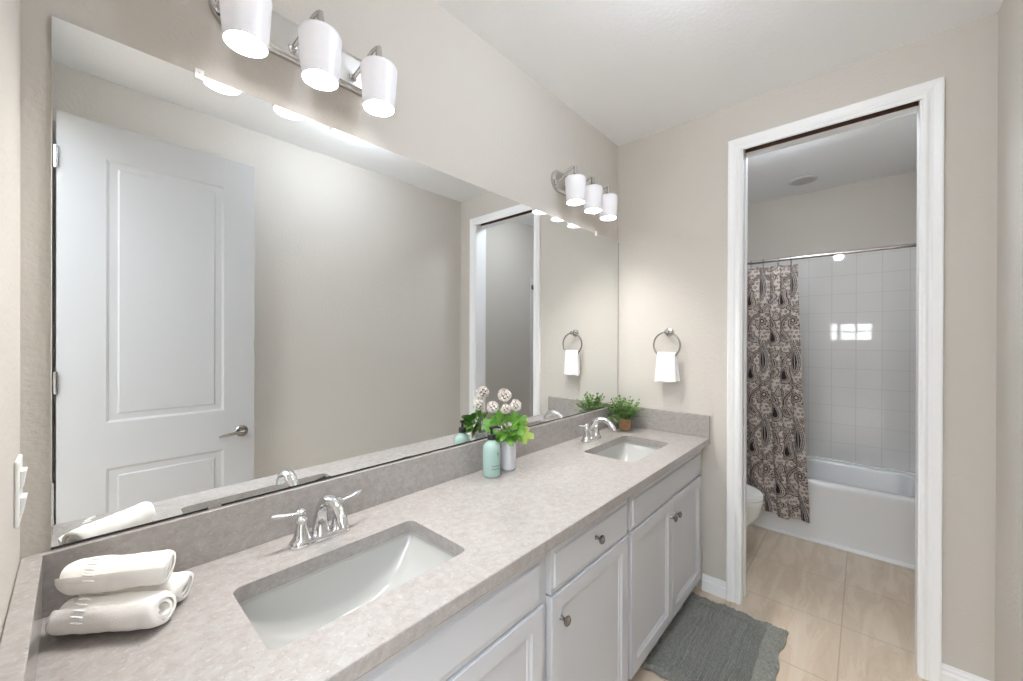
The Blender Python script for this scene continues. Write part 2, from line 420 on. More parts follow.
# room beyond the entry door, seen only as a reflection in the glazed tile
mb = MB(); WX = -4.2
wy = [(-1.36, -1.10), (-1.06, -0.80), (-0.72, -0.60)]
wz0, wz1 = 1.47, 1.86
mb.box(WX-WT, WX, -W-1.6, wy[0][0], 0, H); mb.box(WX-WT, WX, wy[2][1], WT, 0, H)
mb.box(WX-WT, WX, wy[0][0], wy[2][1], 0, wz0); mb.box(WX-WT, WX, wy[0][0], wy[2][1], wz1, H)
struct('wall_hall', mb, M_WALL)
mb = MB(); mb.box(WX-WT, XN-WT, WT, 2*WT, 0, H); mb.box(WX-WT, XN-WT, -W-1.6-WT, -W-1.6, 0, H); mb.box(XN-WT, XN, -W-1.6, -W-WT, 0, H)
struct('wall_hall', mb, M_WALL)
wn = MB()
for a, b in ((wy[0][1], wy[1][0]), (wy[1][1], wy[2][0])): wn.box(WX-0.06, WX-0.01, a, b, wz0, wz1)
wn.box(WX-0.06, WX-0.01, wy[0][0], wy[2][1], 1.65, 1.68)
wo = struct('window_1', wn, M_TRIM)
struct('ceiling_hall', MB().box(WX-WT, -2.6, -W-1.6-WT, 2*WT, H, H+0.1), M_CEIL)
M_PANE = emit_mat('daylit_pane', (0.95, 0.98, 1.0), WINDOW_GLOW)
for a, b in wy:
    for z0, z1 in ((wz0, 1.65), (1.68, wz1)): MB().box(WX-0.045, WX-0.04, a, b, z0, z1).build('pane', M_PANE, wo, smooth=False)

# ------------------------------------------------------------------ countertop
SX = [(0.230, 0.695), (1.688, 2.153)]; SY0, SY1 = -0.452, -0.190
FY = -0.577; CT = 0.036
ct = thing('countertop', (1.18, -0.29, ZC-CT), 'long beige speckled quartz countertop with two sink cutouts on white cabinets', 'countertop')
def counter():
    x0, x1, y0, y1 = XN+0.001, L-0.001, FY, -0.001
    e = 0.003
    outer = [(x0, y0+e), (x1, y0+e), (x1, y1), (x0, y1)]
    holes = [[(p[0], p[1]) for p in rrect(a, b, SY0, SY1, 0.022, 0)] for a, b in SX]
    polys = [[Vector((p[0], p[1], 0)) for p in outer]] + [[Vector((p[0], p[1], 0)) for p in h] for h in holes]
    tris = tessellate_polygon(polys)
    flat = [p for pl in polys for p in pl]; n = len(flat)
    mb = MB()
    vs = [(p.x, p.y, ZC) for p in flat] + [(p.x, p.y, ZC-CT) for p in flat]
    fs = [tuple(t) for t in tris] + [tuple(i+n for i in t[::-1]) for t in tris]
    k = 4
    for h in holes:
        c = len(h)
        for i in range(c): fs.append((k+i, k+(i+1) % c, n+k+(i+1) % c, n+k+i))
        k += c
    mb.add(vs, fs)
    prof = [(y0+e, ZC), (y0+e*0.3, ZC-e*0.3), (y0, ZC-e), (y0, ZC-CT+e), (y0+e*0.3, ZC-CT+e*0.3), (y0+e, ZC-CT)]
    mb.loft([[(x, a, b) for a, b in prof] for x in (x0, x1)], False, False, closed=False)
    for x in (x0, x1):
        mb.add([(x, y0+e, ZC), (x, y1, ZC), (x, y1, ZC-CT), (x, y0+e, ZC-CT)], [(0, 1, 2, 3)])
    mb.add([(x0, y1, ZC), (x1, y1, ZC), (x1, y1, ZC-CT), (x0, y1, ZC-CT)], [(0, 1, 2, 3)])
    return mb
counter().build('slab', M_QUARTZ, ct, smooth=False)
BZ = 1.0105
MB().box(XN+0.001, L-0.001, -0.018, -0.001, ZC, BZ).build('backsplash', M_QUARTZ, ct, smooth=False, bevel=0.002)
MB().box(L-0.020, L-0.001, FY+0.001, -0.0185, ZC, BZ).build('side_splash', M_QUARTZ, ct, smooth=False, bevel=0.002)
MB().box(XN+0.001, -0.043, FY+0.001, -0.0185, ZC, BZ).build('side_splash', M_QUARTZ, ct, smooth=False, bevel=0.002)

# ------------------------------------------------------------------ sinks
def make_sink(x0, x1, label):
    cx = (x0+x1)/2; cy = (SY0+SY1)/2; ov = 0.006
    root = thing('sink', (cx, cy, ZC-CT-0.15), label, 'sink', 'undermount sinks')
    a = (x1-x0)/2 + ov; b = (SY1-SY0)/2 + ov; z0 = ZC-CT-0.0005
    nu, nv = 44, 40; vs = []; fs = []
    def dep(u, v):
        pu = (1-abs(u)**2.5)**0.72 if abs(u) < 1 else 0
        pv = (1-abs(v)**9)**0.62 if abs(v) < 1 else 0
        return 0.142*pu*pv
    def sp(t):  # denser near the edges
        return math.sin(t*PI/2)
    for j in range(nv+1):
        for i in range(nu+1):
            u = sp(-1+2*i/nu); v = sp(-1+2*j/nv)
            z = z0 - dep(u, v)
            tilt = -0.012*u*0 
            vs.append((cx+a*u, cy+b*v, z+tilt))
    for j in range(nv):
        for i in range(nu):
            k = j*(nu+1)+i; fs.append((k, k+1, k+nu+2, k+nu+1))
    mb = MB().add(vs, fs)
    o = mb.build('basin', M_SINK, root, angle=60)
    md = o.modifiers.new('thick', 'SOLIDIFY'); md.thickness = 0.008; md.offset = -1
    zb = z0 - 0.142
    MB().lathe([(0.024, 0.0005), (0.024, 0.003), (0.019, 0.004), (0.017, 0.002), (0.012, 0.005), (0.003, 0.006)], (cx, cy, zb), 'z', 24).build('drain', M_CHROME, root)
    ro = rrect(cx-a-0.014, cx+a+0.014, cy-b-0.014, cy+b+0.014, 0.03, z0); ri = rrect(cx-a+0.002, cx+a-0.002, cy-b+0.002, cy+b-0.002, 0.02, z0)
    dn = lambda l: [(p[0], p[1], p[2]-0.010) for p in l]
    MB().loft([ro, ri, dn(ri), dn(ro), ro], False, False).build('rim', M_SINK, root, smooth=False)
    return root
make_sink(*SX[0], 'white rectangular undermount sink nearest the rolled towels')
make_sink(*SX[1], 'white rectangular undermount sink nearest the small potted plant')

# ------------------------------------------------------------------ faucets
def make_faucet(cx, label):
    cy = -0.100; z = ZC
    z = ZC+0.0006
    root = thing('faucet', (cx, cy, z), label, 'faucet', 'chrome sink faucets')
    def stad(hl, r, zz, n=12):
        p = []
        for i in range(n+1): a = -PI/2 + PI*i/n; p.append((cx+hl+r*math.cos(a), cy+r*math.sin(a), zz))
        for i in range(n+1): a = PI/2 + PI*i/n; p.append((cx-hl+r*math.cos(a), cy+r*math.sin(a), zz))
        return p
    mb = MB().loft([stad(0.056, 0.0275, z), stad(0.056, 0.0275, z+0.005), stad(0.056, 0.024, z+0.0075), stad(0.056, 0.023, z+0.013), stad(0.056, 0.0205, z+0.016)])
    mb.build('base', M_CHROME, root)
    # spout: flared foot rising into a high forward arc
    pts = []; rad = []
    ctrl = [((cx, cy, z+0.012), 0.025), ((cx, cy+0.002, z+0.030), 0.0215), ((cx, cy+0.001, z+0.060), 0.0175), ((cx, cy-0.010, z+0.090), 0.0155), ((cx, cy-0.036, z+0.114), 0.0150),
            ((cx, cy-0.070, z+0.121), 0.0152), ((cx, cy-0.102, z+0.112), 0.0148), ((cx, cy-0.126, z+0.093), 0.0142), ((cx, cy-0.137, z+0.077), 0.0130)]
    for i in range(len(ctrl)-1):
        p0 = Vector(ctrl[max(i-1, 0)][0]); p1 = Vector(ctrl[i][0]); p2 = Vector(ctrl[i+1][0]); p3 = Vector(ctrl[min(i+2, len(ctrl)-1)][0])
        for s in range(5):
            t = s/5
            q = 0.5*((2*p1) + (p2-p0)*t + (2*p0-5*p1+4*p2-p3)*t*t + (3*p1-p0-3*p2+p3)*t**3)
            pts.append(q); rad.append(ctrl[i][1]*(1-t)+ctrl[i+1][1]*t)
    pts.append(Vector(ctrl[-1][0])); rad.append(ctrl[-1][1])
    sp = MB().tube(pts, rad, 18, flatdir=(1, 0, 0)); sp.build('spout', M_CHROME, root)
    e = Vector(ctrl[-1][0]); d = Vector((0, -0.45, -0.9)).normalized()
    MB().tube([e - d*0.001, e + d*0.006], 0.0095, 14).build('aerator', M_CHROME, root)
    MB().lathe([(0.003, 0), (0.003, 0.045), (0.0065, 0.048), (0.007, 0.055), (0.003, 0.06)], (cx, cy+0.0225, z+0.012), 'z', 12).build('lift_rod', M_CHROME, root)
    for s in (-1, 1):
        hx = cx + s*0.0508
        h = MB().lathe([(0.0235, 0.012), (0.0235, 0.017), (0.0205, 0.021), (0.0185, 0.032), (0.0140, 0.050), (0.0125, 0.060), (0.0150, 0.064), (0.0155, 0.070), (0.0115, 0.0735), (0.0095, 0.080), (0.0125, 0.085), (0.0115, 0.093), (0.0050, 0.098), (0.001, 0.0985)], (hx, cy, z), 'z', 24)
        hb = h.build('handle', M_CHROME, root)
        lv = MB().tube([(hx+s*0.004, cy, z+0.086), (hx+s*0.020, cy+0.002, z+0.088), (hx+s*0.040, cy+0.004, z+0.090), (hx+s*0.058, cy+0.006, z+0.093), (hx+s*0.072, cy+0.008, z+0.096)],
                       [0.0068, 0.0058, 0.0078, 0.0088, 0.0052], 12, flat=0.6, flatdir=(0, 1, 0))
        lv.build('lever', M_CHROME, hb)
    return root
make_faucet(0.460, 'chrome two handled arched faucet at the sink nearest the rolled towels')
make_faucet(1.925, 'chrome two handled arched faucet at the sink nearest the potted plant')

# ------------------------------------------------------------------ vanity cabinets
YFR = -0.531; YDF = -0.555; ZB, ZT = 0.10, ZC-CT
def front_panel(x0, x1, z0, z1, kind):
    t0, t1 = YFR, YDF
    mb = MB()
    if kind == 'door':
        d = [(0, 0.002), (0.002, 0), (0.050, 0), (0.055, 0.006), (0.063, 0.0065), (0.066, 0.010), (0.09, 0.010)]
    else:
        d = [(0, 0.006), (0.003, 0.0055), (0.014, 0.0055), (0.017, 0.001), (0.020, 0), (0.03, 0)]
    lp = [[(x0, t0, z0), (x1, t0, z0), (x1, t0, z1), (x0, t0, z1)]]
    for a, b in d: lp.append([(x0+a, t1+b, z0+a), (x1-a, t1+b, z0+a), (x1-a, t1+b, z1-a), (x0+a, t1+b, z1-a)])
    return mb.loft(lp)
def knob(x, z, parent):
    mb = MB().lathe([(0.0075, 0.0), (0.0065, -0.004), (0.0048, -0.010), (0.0055, -0.015), (0.0120, -0.019), (0.0150, -0.023), (0.0150, -0.026), (0.0115, -0.0295), (0.0108, -0.0285), (0.001, -0.0275)], (x, YDF+0.0005, z), 'y', 22)
    return mb.build('knob', M_PEWTER, parent)
def cabinet(x0, x1, label, fronts, fill0=0.0):
    root = thing('vanity_cabinet', ((x0+x1)/2, -0.27, 0), label, 'cabinet', 'white vanity cabinets in a row')
    g = 0.0006
    mb = MB()
    mb.box(x0+g, x0+0.018, YFR+0.02, -0.002, 0.0, ZT-0.001); mb.box(x1-0.018, x1-g, YFR+0.02, -0.002, 0.0, ZT-0.001)
    mb.box(x0+0.018, x1-0.018, YFR+0.02, -0.002, ZB, ZB+0.018); mb.box(x0+0.018, x1-0.018, -0.014, -0.002, ZB, ZT-0.001)
    mb.build('carcass', M_CAB, root, smooth=False)
    fr = MB(); st = 0.035
    fr.box(x0+g, x0+st, YFR, YFR+0.02, ZB-0.015, ZT-0.001); fr.box(x1-st, x1-g, YFR, YFR+0.02, ZB-0.015, ZT-0.001)
    fr.box(x0+st, x1-st, YFR, YFR+0.02, ZT-0.036, ZT-0.001); fr.box(x0+st, x1-st, YFR, YFR+0.02, 0.665, 0.715); fr.box(x0+st, x1-st, YFR, YFR+0.02, ZB-0.015, ZB+0.03)
    fr.build('face_frame', M_CAB, root, smooth=False)
    MB().box(x0+0.018, x1-0.018, YFR+0.075, YFR+0.090, 0.0, ZB).build('toe_kick', M_CAB, root, smooth=False)
    for kd, a, b, z0, z1, kx, kz in fronts:
        nm = {'door': 'door', 'drawer': 'drawer', 'false': 'false_front'}[kd]
        o = front_panel(a, b, z0, z1, 'door' if kd == 'door' else 'flat').build(nm, M_CAB, root, smooth=False)
        if kx is not None: knob(kx, kz, o)
    return root
ZDB, ZDT, ZFB, ZFT = 0.108, 0.686, 0.692, 0.826
cabinet(XN+0.002, 0.912, 'white sink cabinet under the sink nearest the rolled towels', [('false', 0.0, 0.892, ZFB, ZFT, None, None), ('door', 0.0, 0.444, ZDB, ZDT, 0.42, 0.608), ('door', 0.448, 0.892, ZDB, ZDT, 0.472, 0.608)])
cabinet(0.912, 1.445, 'narrow white middle cabinet with one drawer over one door', [('drawer', 0.932, 1.431, ZFB, ZFT, 1.1815, 0.772), ('door', 0.932, 1.431, ZDB, ZDT, 0.976, 0.608)])
cabinet(1.445, L-0.002, 'white two door sink cabinet beside the bath mat', [('false', 1.459, 2.350, ZFB, ZFT, None, None), ('door', 1.459, 1.9025, ZDB, ZDT, 1.876, 0.608), ('door', 1.9065, 2.350, ZDB, ZDT, 1.933, 0.608)])

# ------------------------------------------------------------------ mirror
MX0, MX1, MZ0, MZ1 = -0.033, L-0.004, 1.0130, 2.094
mr = thing('wall_mirror', ((MX0+MX1)/2, 0, MZ0), 'large frameless mirror on the left wall above the counter', 'mirror')
mb = MB(); mb.add([(MX0, -0.006, MZ0+0.0035), (MX1-0.003, -0.006, MZ0+0.0035), (MX1-0.003, -0.006, MZ1), (MX0, -0.006, MZ1)], [(0, 1, 2, 3)])
mb.build('mirror_glass', M_MIRROR, mr, smooth=False)
MB().box(MX0, MX1, -0.0055, -0.0005, MZ0, MZ1).build('backing', M_NICKEL, mr, smooth=False)
MB().box(MX0, MX1, -0.0066, -0.0055, MZ0, MZ0+0.0042).build('bottom_edge', M_EDGE, mr, smooth=False)
MB().box(MX1-0.003, MX1, -0.0066, -0.0055, MZ0, MZ1).build('right_edge', M_PEWTER, mr, smooth=False)
def blotch(cx, wd, ht):
    mb = MB(); n = 26; pts = []
    rr = random.Random(int(cx*1000))
    for i in range(n+1):
        t = i/n; x = cx + (t-0.5)*wd
        h = ht*max(0.05, math.sin(PI*t))*(0.35+0.9*rr.random())
        pts.append((x, h))
    vs = []
    for x, h in pts: vs += [(x, -0.0064, MZ0+0.003), (x, -0.0064, MZ0+0.003+h)]
    fs = [(2*i, 2*i+2, 2*i+3, 2*i+1) for i in range(n)]
    return mb.add(vs, fs)
for cx, wd, ht in ((0.505, 0.055, 0.0065), (0.79, 0.08, 0.004), (0.41, 0.02, 0.003)):
    blotch(cx, wd, ht).build('tarnish', M_EDGE, mr, smooth=False)
MB().box(0.195, 0.213, -0.010, -0.0066, MZ1-0.012, MZ1+0.012).lathe([(0.004, -0.013), (0.004, -0.009)], (0.204, 0, MZ1+0.006), 'y', 12).build('mirror_clip', M_WHITEP, mr, smooth=False)
MB().box(2.121, 2.139, -0.010, -0.0066, MZ1-0.012, MZ1+0.012).lathe([(0.004, -0.013), (0.004, -0.009)], (2.13, 0, MZ1+0.006), 'y', 12).build('mirror_clip', M_WHITEP, mr, smooth=False)
cb = MB(); cb.box(0.222, 0.250, -0.0095, -0.0067, MZ0-0.003, MZ0+0.007); cb.build('mirror_clip', M_NICKEL, mr, smooth=False)

# ------------------------------------------------------------------ vanity lights
def make_light():
    cx, zc = 0.0, 2.292
    root = thing('vanity_light', (cx, 0, zc), None, 'wall light', 'three shade vanity lights')
    def stad(hl, r, y, n=14):
        p = []
        for i in range(n+1): a = -PI/2 + PI*i/n; p.append((cx+hl+r*math.cos(a), y, zc+r*math.sin(a)))
        for i in range(n+1): a = PI/2 + PI*i/n; p.append((cx-hl+r*math.cos(a), y, zc+r*math.sin(a)))
        return p
    MB().loft([stad(0.170, 0.056, -0.0005), stad(0.170, 0.056, -0.012), stad(0.170, 0.053, -0.016), stad(0.170, 0.046, -0.0175), stad(0.170, 0.043, -0.021)]).build('backplate', M_NICKEL, root)
    for k in (-1, 0, 1):
        x = cx + k*0.174; yd = -0.120
        ax = x - 0.035
        arm = MB().tube([(ax, -0.020, zc-0.022), (ax, -0.034, zc-0.022), (ax+0.004, -0.045, zc-0.014), (x-0.010, -0.098, zc+0.038), (x-0.004, -0.113, zc+0.045), (x, yd, zc+0.043), (x, yd, zc+0.018)], 0.0058, 12)
        arm.lathe([(0.012, -0.021), (0.012, -0.026), (0.007, -0.029)], (ax, 0, zc-0.022), 'y', 16)
        a = arm.build('arm', M_NICKEL, root)
        MB().lathe([(0.0072, 0.046), (0.0090, 0.036), (0.0100, 0.012), (0.0150, 0.004), (0.0235, -0.004), (0.0235, -0.0130)], (x, yd, zc), 'z', 24).build('shade_cap', M_NICKEL, a)
        # opal glass shade: wider at the shoulder, open at the bottom
        prof = [(0.022, -0.0125), (0.042, -0.0130), (0.0505, -0.0155), (0.0540, -0.022), (0.0540, -0.030), (0.0518, -0.060), (0.0492, -0.100), (0.0462, -0.142), (0.0440, -0.142), (0.0470, -0.100), (0.0496, -0.060), (0.0516, -0.030), (0.0512, -0.024), (0.0475, -0.0185), (0.040, -0.0158), (0.022, -0.0155)]
        MB().lathe(prof, (x, yd, zc), 'z', 40, cap0=False, cap1=False).build('shade', M_SHADE, root)
        bl = MB().lathe([(0.010, -0.014), (0.011, -0.030), (0.019, -0.055), (0.024, -0.079), (0.0225, -0.095), (0.013, -0.108), (0.001, -0.111)], (x, yd, zc), 'z', 20, cap0=True)
        bl.build('bulb', M_BULB, root)
    return root
la = make_light(); la.location = (0.448, 0, 2.292); la['label'] = 'brushed nickel wall light with three lit glass shades over the near sink'
lb = copy_tree(la); lb.location = (1.898, 0, 2.292); lb['label'] = 'brushed nickel wall light with three lit glass shades in the far corner'

# ------------------------------------------------------------------ towel ring + hand towel
RY, RZ = -0.343, 1.412; RX = 2.388
tr = thing('towel_ring', (L, RY, 1.49), 'round nickel towel ring on the far wall left of the doorway', 'towel ring')
MB().lathe([(0.026, 0.0), (0.026, -0.006), (0.020, -0.011), (0.012, -0.014), (0.011, -0.046), (0.013, -0.050), (0.013, -0.056), (0.006, -0.059)], (L, RY, RZ+0.080), 'x', 26).build('wall_mount', M_RING, tr)
MB().tube([(RX, RY+0.079*math.sin(2*PI*i/48), RZ+0.079*math.cos(2*PI*i/48)) for i in range(49)], 0.0052, 12).build('ring', M_RING, tr)
def hang_towel():
    # a folded towel draped over the lower arc of the ring: profile in x-z swept along y
    yc = -0.3425; hw = 0.053; top = RZ-0.0535
    mb = MB(); loops = []
    n = 22
    for i in range(n+1):
        s = -1 + 2*i/n; y = yc + hw*s
        arc = RZ - math.sqrt(max(1e-6, 0.079**2 - min(0.07, abs(y-RY))**2)) + 0.0058 + 0.001
        ztop = RZ-0.0535
        edge = 1 - max(0, abs(s)-0.9)*2.0
        wob = 0.0025*math.sin(9*s+0.5)
        prof = []
        zb_f = 1.192 + 0.002*math.sin(5*s); zb_b = 1.199
        th = 0.0085*edge; xo = 0.0060
        flare = 0.010
        def fx(z): return flare*((ztop-z)/0.15)
        for z in np.linspace(zb_f, ztop, 9): prof.append((RX - xo - th - wob*((ztop-z)/0.15) - fx(z)*0.5, z))
        for a in np.linspace(PI, 0, 9)[1:-1]: prof.append((RX + (xo+th)*math.cos(a), ztop + (xo+th)*0.8*math.sin(a)))
        for z in np.linspace(ztop, zb_b, 9): prof.append((min(L-0.003, RX + xo + th + fx(z)*0.6), z))
        for z in np.linspace(zb_b, ztop, 9): prof.append((RX + xo + 0.0005, z))
        for a in np.linspace(0, PI, 7)[1:-1]: prof.append((RX + xo*math.cos(a), ztop + xo*0.6*math.sin(a)-0.0005))
        for z in np.linspace(ztop, zb_f, 9): prof.append((RX - xo - wob*((ztop-z)/0.15) - fx(z)*0.5, z))
        sp = 1.0
        loops.append([(a, yc + hw*s*(1.0 + 0.17*(ztop-b)/0.15) - 0.010*(ztop-b)/0.15*(1 if a > RX else -0.2), b) for a, b in prof])
    mb.loft(loops)
    return mb
t = hang_towel().build('hand_towel', M_TOWELW, None, angle=60); tag(t, 'white folded hand towel hanging from the towel ring', 'towel')

# ------------------------------------------------------------------ rolled towels on the counter
def rolled_towel(p0, p1, z, r, seed, label):
    rr = np.random.default_rng(seed)
    p0 = Vector((p0[0], p0[1], z)); p1 = Vector((p1[0], p1[1], z)); ax = (p1-p0); ln = ax.length; ax.normalize()
    side = Vector((0, 0, 1)).cross(ax).normalized(); upv = Vector((0, 0, 1))
    ph = rr.random(8)*6.28
    root = thing('rolled_towel', (p0+p1)/2 - Vector((0, 0, r)), label, 'towel', 'rolled towels on the counter')
    th = r*0.235
    turns = 2.15; nseg = 110; nl = 46
    def rad(a): return r - 0.0005 - th*1.10*(a/(2*PI))
    a_max = turns*2*PI*1.0
    start = 2.3 + ph[0]*0.1
    loops = []
    for i in range(nl+1):
        s = i/nl; c0 = p0 + ax*(ln*s)
        e = min(s, 1-s)*ln
        rnd = 1 - 0.16*max(0, 1-e/0.016)**2
        outer = []; inner = []
        for k in range(nseg+1):
            a = a_max*k/nseg; rho = rad(a); ri = max(0.0012, rho - th*(0.92 if k > 0 else 0.3))
            if rho < 0.003: rho = 0.003
            ang = start + a
            lump = 1 + (0.030*math.sin(2*ang+ph[1]+7*s) + 0.022*math.sin(3*ang+ph[2]-11*s) + 0.014*math.sin(19*s+ph[3]+ang) + 0.010*math.sin(41*s+ph[4]+2*ang))*(1 if a < 2*PI else 0.5)
            sag = 0.955 if math.sin(ang) < 0 else 1.0
            off = (0.005*math.sin(ang*1.0+ph[5]) - 0.0022*(a/(2*PI)))*(1 if s > 0.5 else -1)*(abs(2*s-1)**6)
            d = side*math.cos(ang) + upv*(math.sin(ang)*sag)
            outer.append(tuple(c0 + d*(rho*lump*rnd) + ax*off)); inner.append(tuple(c0 + d*(ri*lump*rnd) + ax*off))
        loops.append(outer + inner[::-1])
    mb = MB(); mb.loft(loops, False, False)
    n = len(loops[0]); K = nseg+1
    for base, flip in ((0, 0), ((len(loops)-1), 1)):
        l = loops[base]; vs = list(l); fs = []
        for k in range(nseg):
            q = (k, k+1, n-2-k, n-1-k); fs.append(q if flip else q[::-1])
        mb.add(vs, fs)
    mb.build('terry_roll', M_TOWEL, root, angle=70)
    # embroidered white stripes near the left end on the front
    st = MB()
    for q in range(5):
        s = 0.32 + 0.004*q
        a = start_a = None
        zz = 0.55 + 0.17*q
        angc = PI - 0.15 - 0.26*q if True else 0
        pts = []
        for k in range(7):
            t = -0.5+k/6; c0 = p0 + ax*(ln*(s+0.115*t - 0.012*q))
            d = side*math.cos(angc+0.08*t) + upv*math.sin(angc+0.08*t)
            lump = 1.045
            pts.append(c0 + d*(r*lump))
        st.tube(pts, [0.0008, 0.0016, 0.0019, 0.0019, 0.0019, 0.0016, 0.0008], 8)
    st.build('stitching', M_TOWELW, root)
    return root
rolled_towel((-0.018, -0.110), (0.118, -0.226), ZC+0.0365, 0.0365, 3, 'cream rolled towel at the front of the counter stack')
rolled_towel((0.025, -0.055), (0.159, -0.170), ZC+0.0355, 0.0355, 11, 'cream rolled towel mostly hidden at the back of the counter stack')
rolled_towel((-0.006, -0.096), (0.130, -0.190), ZC+0.0985, 0.0365, 23, 'cream rolled towel resting on top of the other two')

# ------------------------------------------------------------------ soap bottle
bc = (1.140, -0.097)
sb = thing('soap_bottle', (*bc, ZC), 'pale green soap bottle with black pump on the counter', 'soap bottle')
c3 = (bc[0], bc[1], ZC)
MB().lathe([(0.031, 0.0005), (0.0355, 0.004), (0.0365, 0.010), (0.0365, 0.112), (0.034, 0.124), (0.027, 0.134), (0.017, 0.141), (0.0145, 0.145), (0.0145, 0.152), (0.0125, 0.152), (0.0125, 0.145), (0.015, 0.139), (0.025, 0.131), (0.0315, 0.122), (0.034, 0.11), (0.034, 0.012), (0.030, 0.006)], c3, 'z', 36).build('bottle', M_SOAP, sb)
pm = MB().lathe([(0.0165, 0.149), (0.0165, 0.167), (0.0145, 0.170), (0.006, 0.171), (0.005, 0.190), (0.0105, 0.191), (0.0105, 0.200), (0.004, 0.202)], c3, 'z', 20)
pm.tube([(bc[0], bc[1], ZC+0.196), (bc[0]+0.020, bc[1]-0.008, ZC+0.197), (bc[0]+0.036, bc[1]-0.014, ZC+0.193)], [0.0055, 0.005, 0.0035], 10)
pm.build('pump', M_BLACK, sb)
MB().tube([(bc[0], bc[1], ZC+0.15), (bc[0]+0.004, bc[1], ZC+0.02)], 0.003, 8).build('dip_tube', M_WHITEP, sb)
def wrap_marks(which):
    mb = MB(); R = 0.0368
    def patch(a0, a1, z0, z1, n=4):
        vs = []
        for i in range(n+1):
            a = a0+(a1-a0)*i/n
            vs += [(bc[0]+R*math.cos(a), bc[1]+R*math.sin(a), ZC+z0), (bc[0]+R*math.cos(a), bc[1]+R*math.sin(a), ZC+z1)]
        mb.add(vs, [(2*i, 2*i+2, 2*i+3, 2*i+1) for i in range(n)])
    view = math.atan2(-1.23-bc[1], -bc[0])
    rr = random.Random(4)
    if not which:
        patch(view+0.72, view+0.80, 0.085, 0.105); patch(view+0.66, view+0.86, 0.093, 0.099)
    for z in (0.046, 0.034) if which else ():
        a = view+0.0
        while a < view+0.95:
            wd = 0.03+0.06*rr.random(); patch(a, a+wd, z, z+0.0045); a += wd+0.03
    return mb
INK = plain('label_ink', (0.10, 0.17, 0.15), 0.6)
wrap_marks(0).build('emblem', INK, sb, smooth=False)
wrap_marks(1).build('lettering', INK, sb, smooth=False)

# ------------------------------------------------------------------ vase and flowers
vc = (1.246, -0.094)
vs_ = thing('vase', (*vc, ZC), 'white ribbed cylinder vase holding flowers behind the soap bottle', 'vase')
mb = MB(); loops = []
for r, h in [(0.024, 0.0003), (0.0280, 0.002), (0.0310, 0.008), (0.0310, 0.132), (0.0302, 0.135), (0.0280, 0.135), (0.0275, 0.130), (0.0275, 0.012)]:
    l = []
    for i in range(96):
        a = 2*PI*i/96; rb = r*(1 + (0.030*abs(math.cos(a*10)) if 0.003 < h < 0.134 and r > 0.0290 else 0))
        l.append((vc[0]+rb*math.cos(a), vc[1]+rb*math.sin(a), ZC+h))
    loops.append(l)
mb.loft(loops); mb.build('vase_body', M_VASE, vs_, angle=25)

def lobed_leaf(mb, base, tip_dir, size, normal, lobes=5, seed=0, curl=0.18):
    rr = random.Random(seed)
    t = Vector(tip_dir).normalized(); n = Vector(normal); n = (n - t*n.dot(t)).normalized(); s = t.cross(n)
    pts = [(0, 0)]
    m = 26
    outline = []
    for i in range(m+1):
        th = -2.35 + 4.7*i/m
        lob = 0.46 + 0.54*abs(math.cos(th*lobes/4.7*PI/2*1.35))**0.9
        lob *= 1 - 0.16*abs(th)/2.35
        lob *= 0.92 + 0.16*rr.random()
        outline.append((0.33 + 0.62*lob*math.cos(th), 0.60*lob*math.sin(th)))
    c = (0.33, 0.0)
    def P(u, v):
        r2 = u*u*0.9 + v*v*1.6
        return Vector(base) + t*(u*size) + s*(v*size) - n*(curl*size*r2) + n*(0.10*size*abs(v))
    vs = [P(*c)]; fs = []
    for k, (u, v) in enumerate(outline): vs.append(P(c[0]+(u-c[0])*0.55, v*0.55))
    for k, (u, v) in enumerate(outline): vs.append(P(u, v))
    M = m+1
    for k in range(m):
        fs.append((0, 1+k, 2+k)); fs.append((1+k, 1+M+k, 2+M+k, 2+k))
    n0 = len(vs); off = n*(-0.0009)
    vs2 = [v + off for v in vs]
    fs2 = [tuple(i+n0 for i in f[::-1]) for f in fs]
    rim = [0] + list(range(1+M, 1+2*M))
    fs3 = [(1+M+k, 2+M+k, n0+2+M+k, n0+1+M+k) for k in range(m)]
    mb.add(vs+vs2, fs+fs2+fs3)

def blossom(mb, c, r, seed):
    rr = random.Random(seed); c = Vector(c)
    n = 40
    for i in range(n):
        z = 1-2*(i+0.5)/n; a = i*2.399963
        d = Vector((math.sqrt(1-z*z)*math.cos(a), math.sqrt(1-z*z)*math.sin(a), z))
        p = c + d*(r*(0.66+0.20*rr.random()))
        t1 = d.orthogonal().normalized(); t2 = d.cross(t1)
        pr = r*0.30; rot = rr.random()*2
        for k in range(5):
            b = rot + 2*PI*k/5
            u = t1*math.cos(b)+t2*math.sin(b); v = d.cross(u)
            q0 = p; q1 = p + u*pr*0.55 + v*pr*0.33 + d*pr*0.35; q2 = p + u*pr + d*pr*0.62; q3 = p + u*pr*0.55 - v*pr*0.33 + d*pr*0.35
            mb.add([q0, q1, q2, q3, q0-d*0.0006, q1-d*0.0006, q2-d*0.0006, q3-d*0.0006], [(0,1,2,3), (7,6,5,4), (1,0,4,5), (2,1,5,6), (3,2,6,7), (0,3,7,4)])

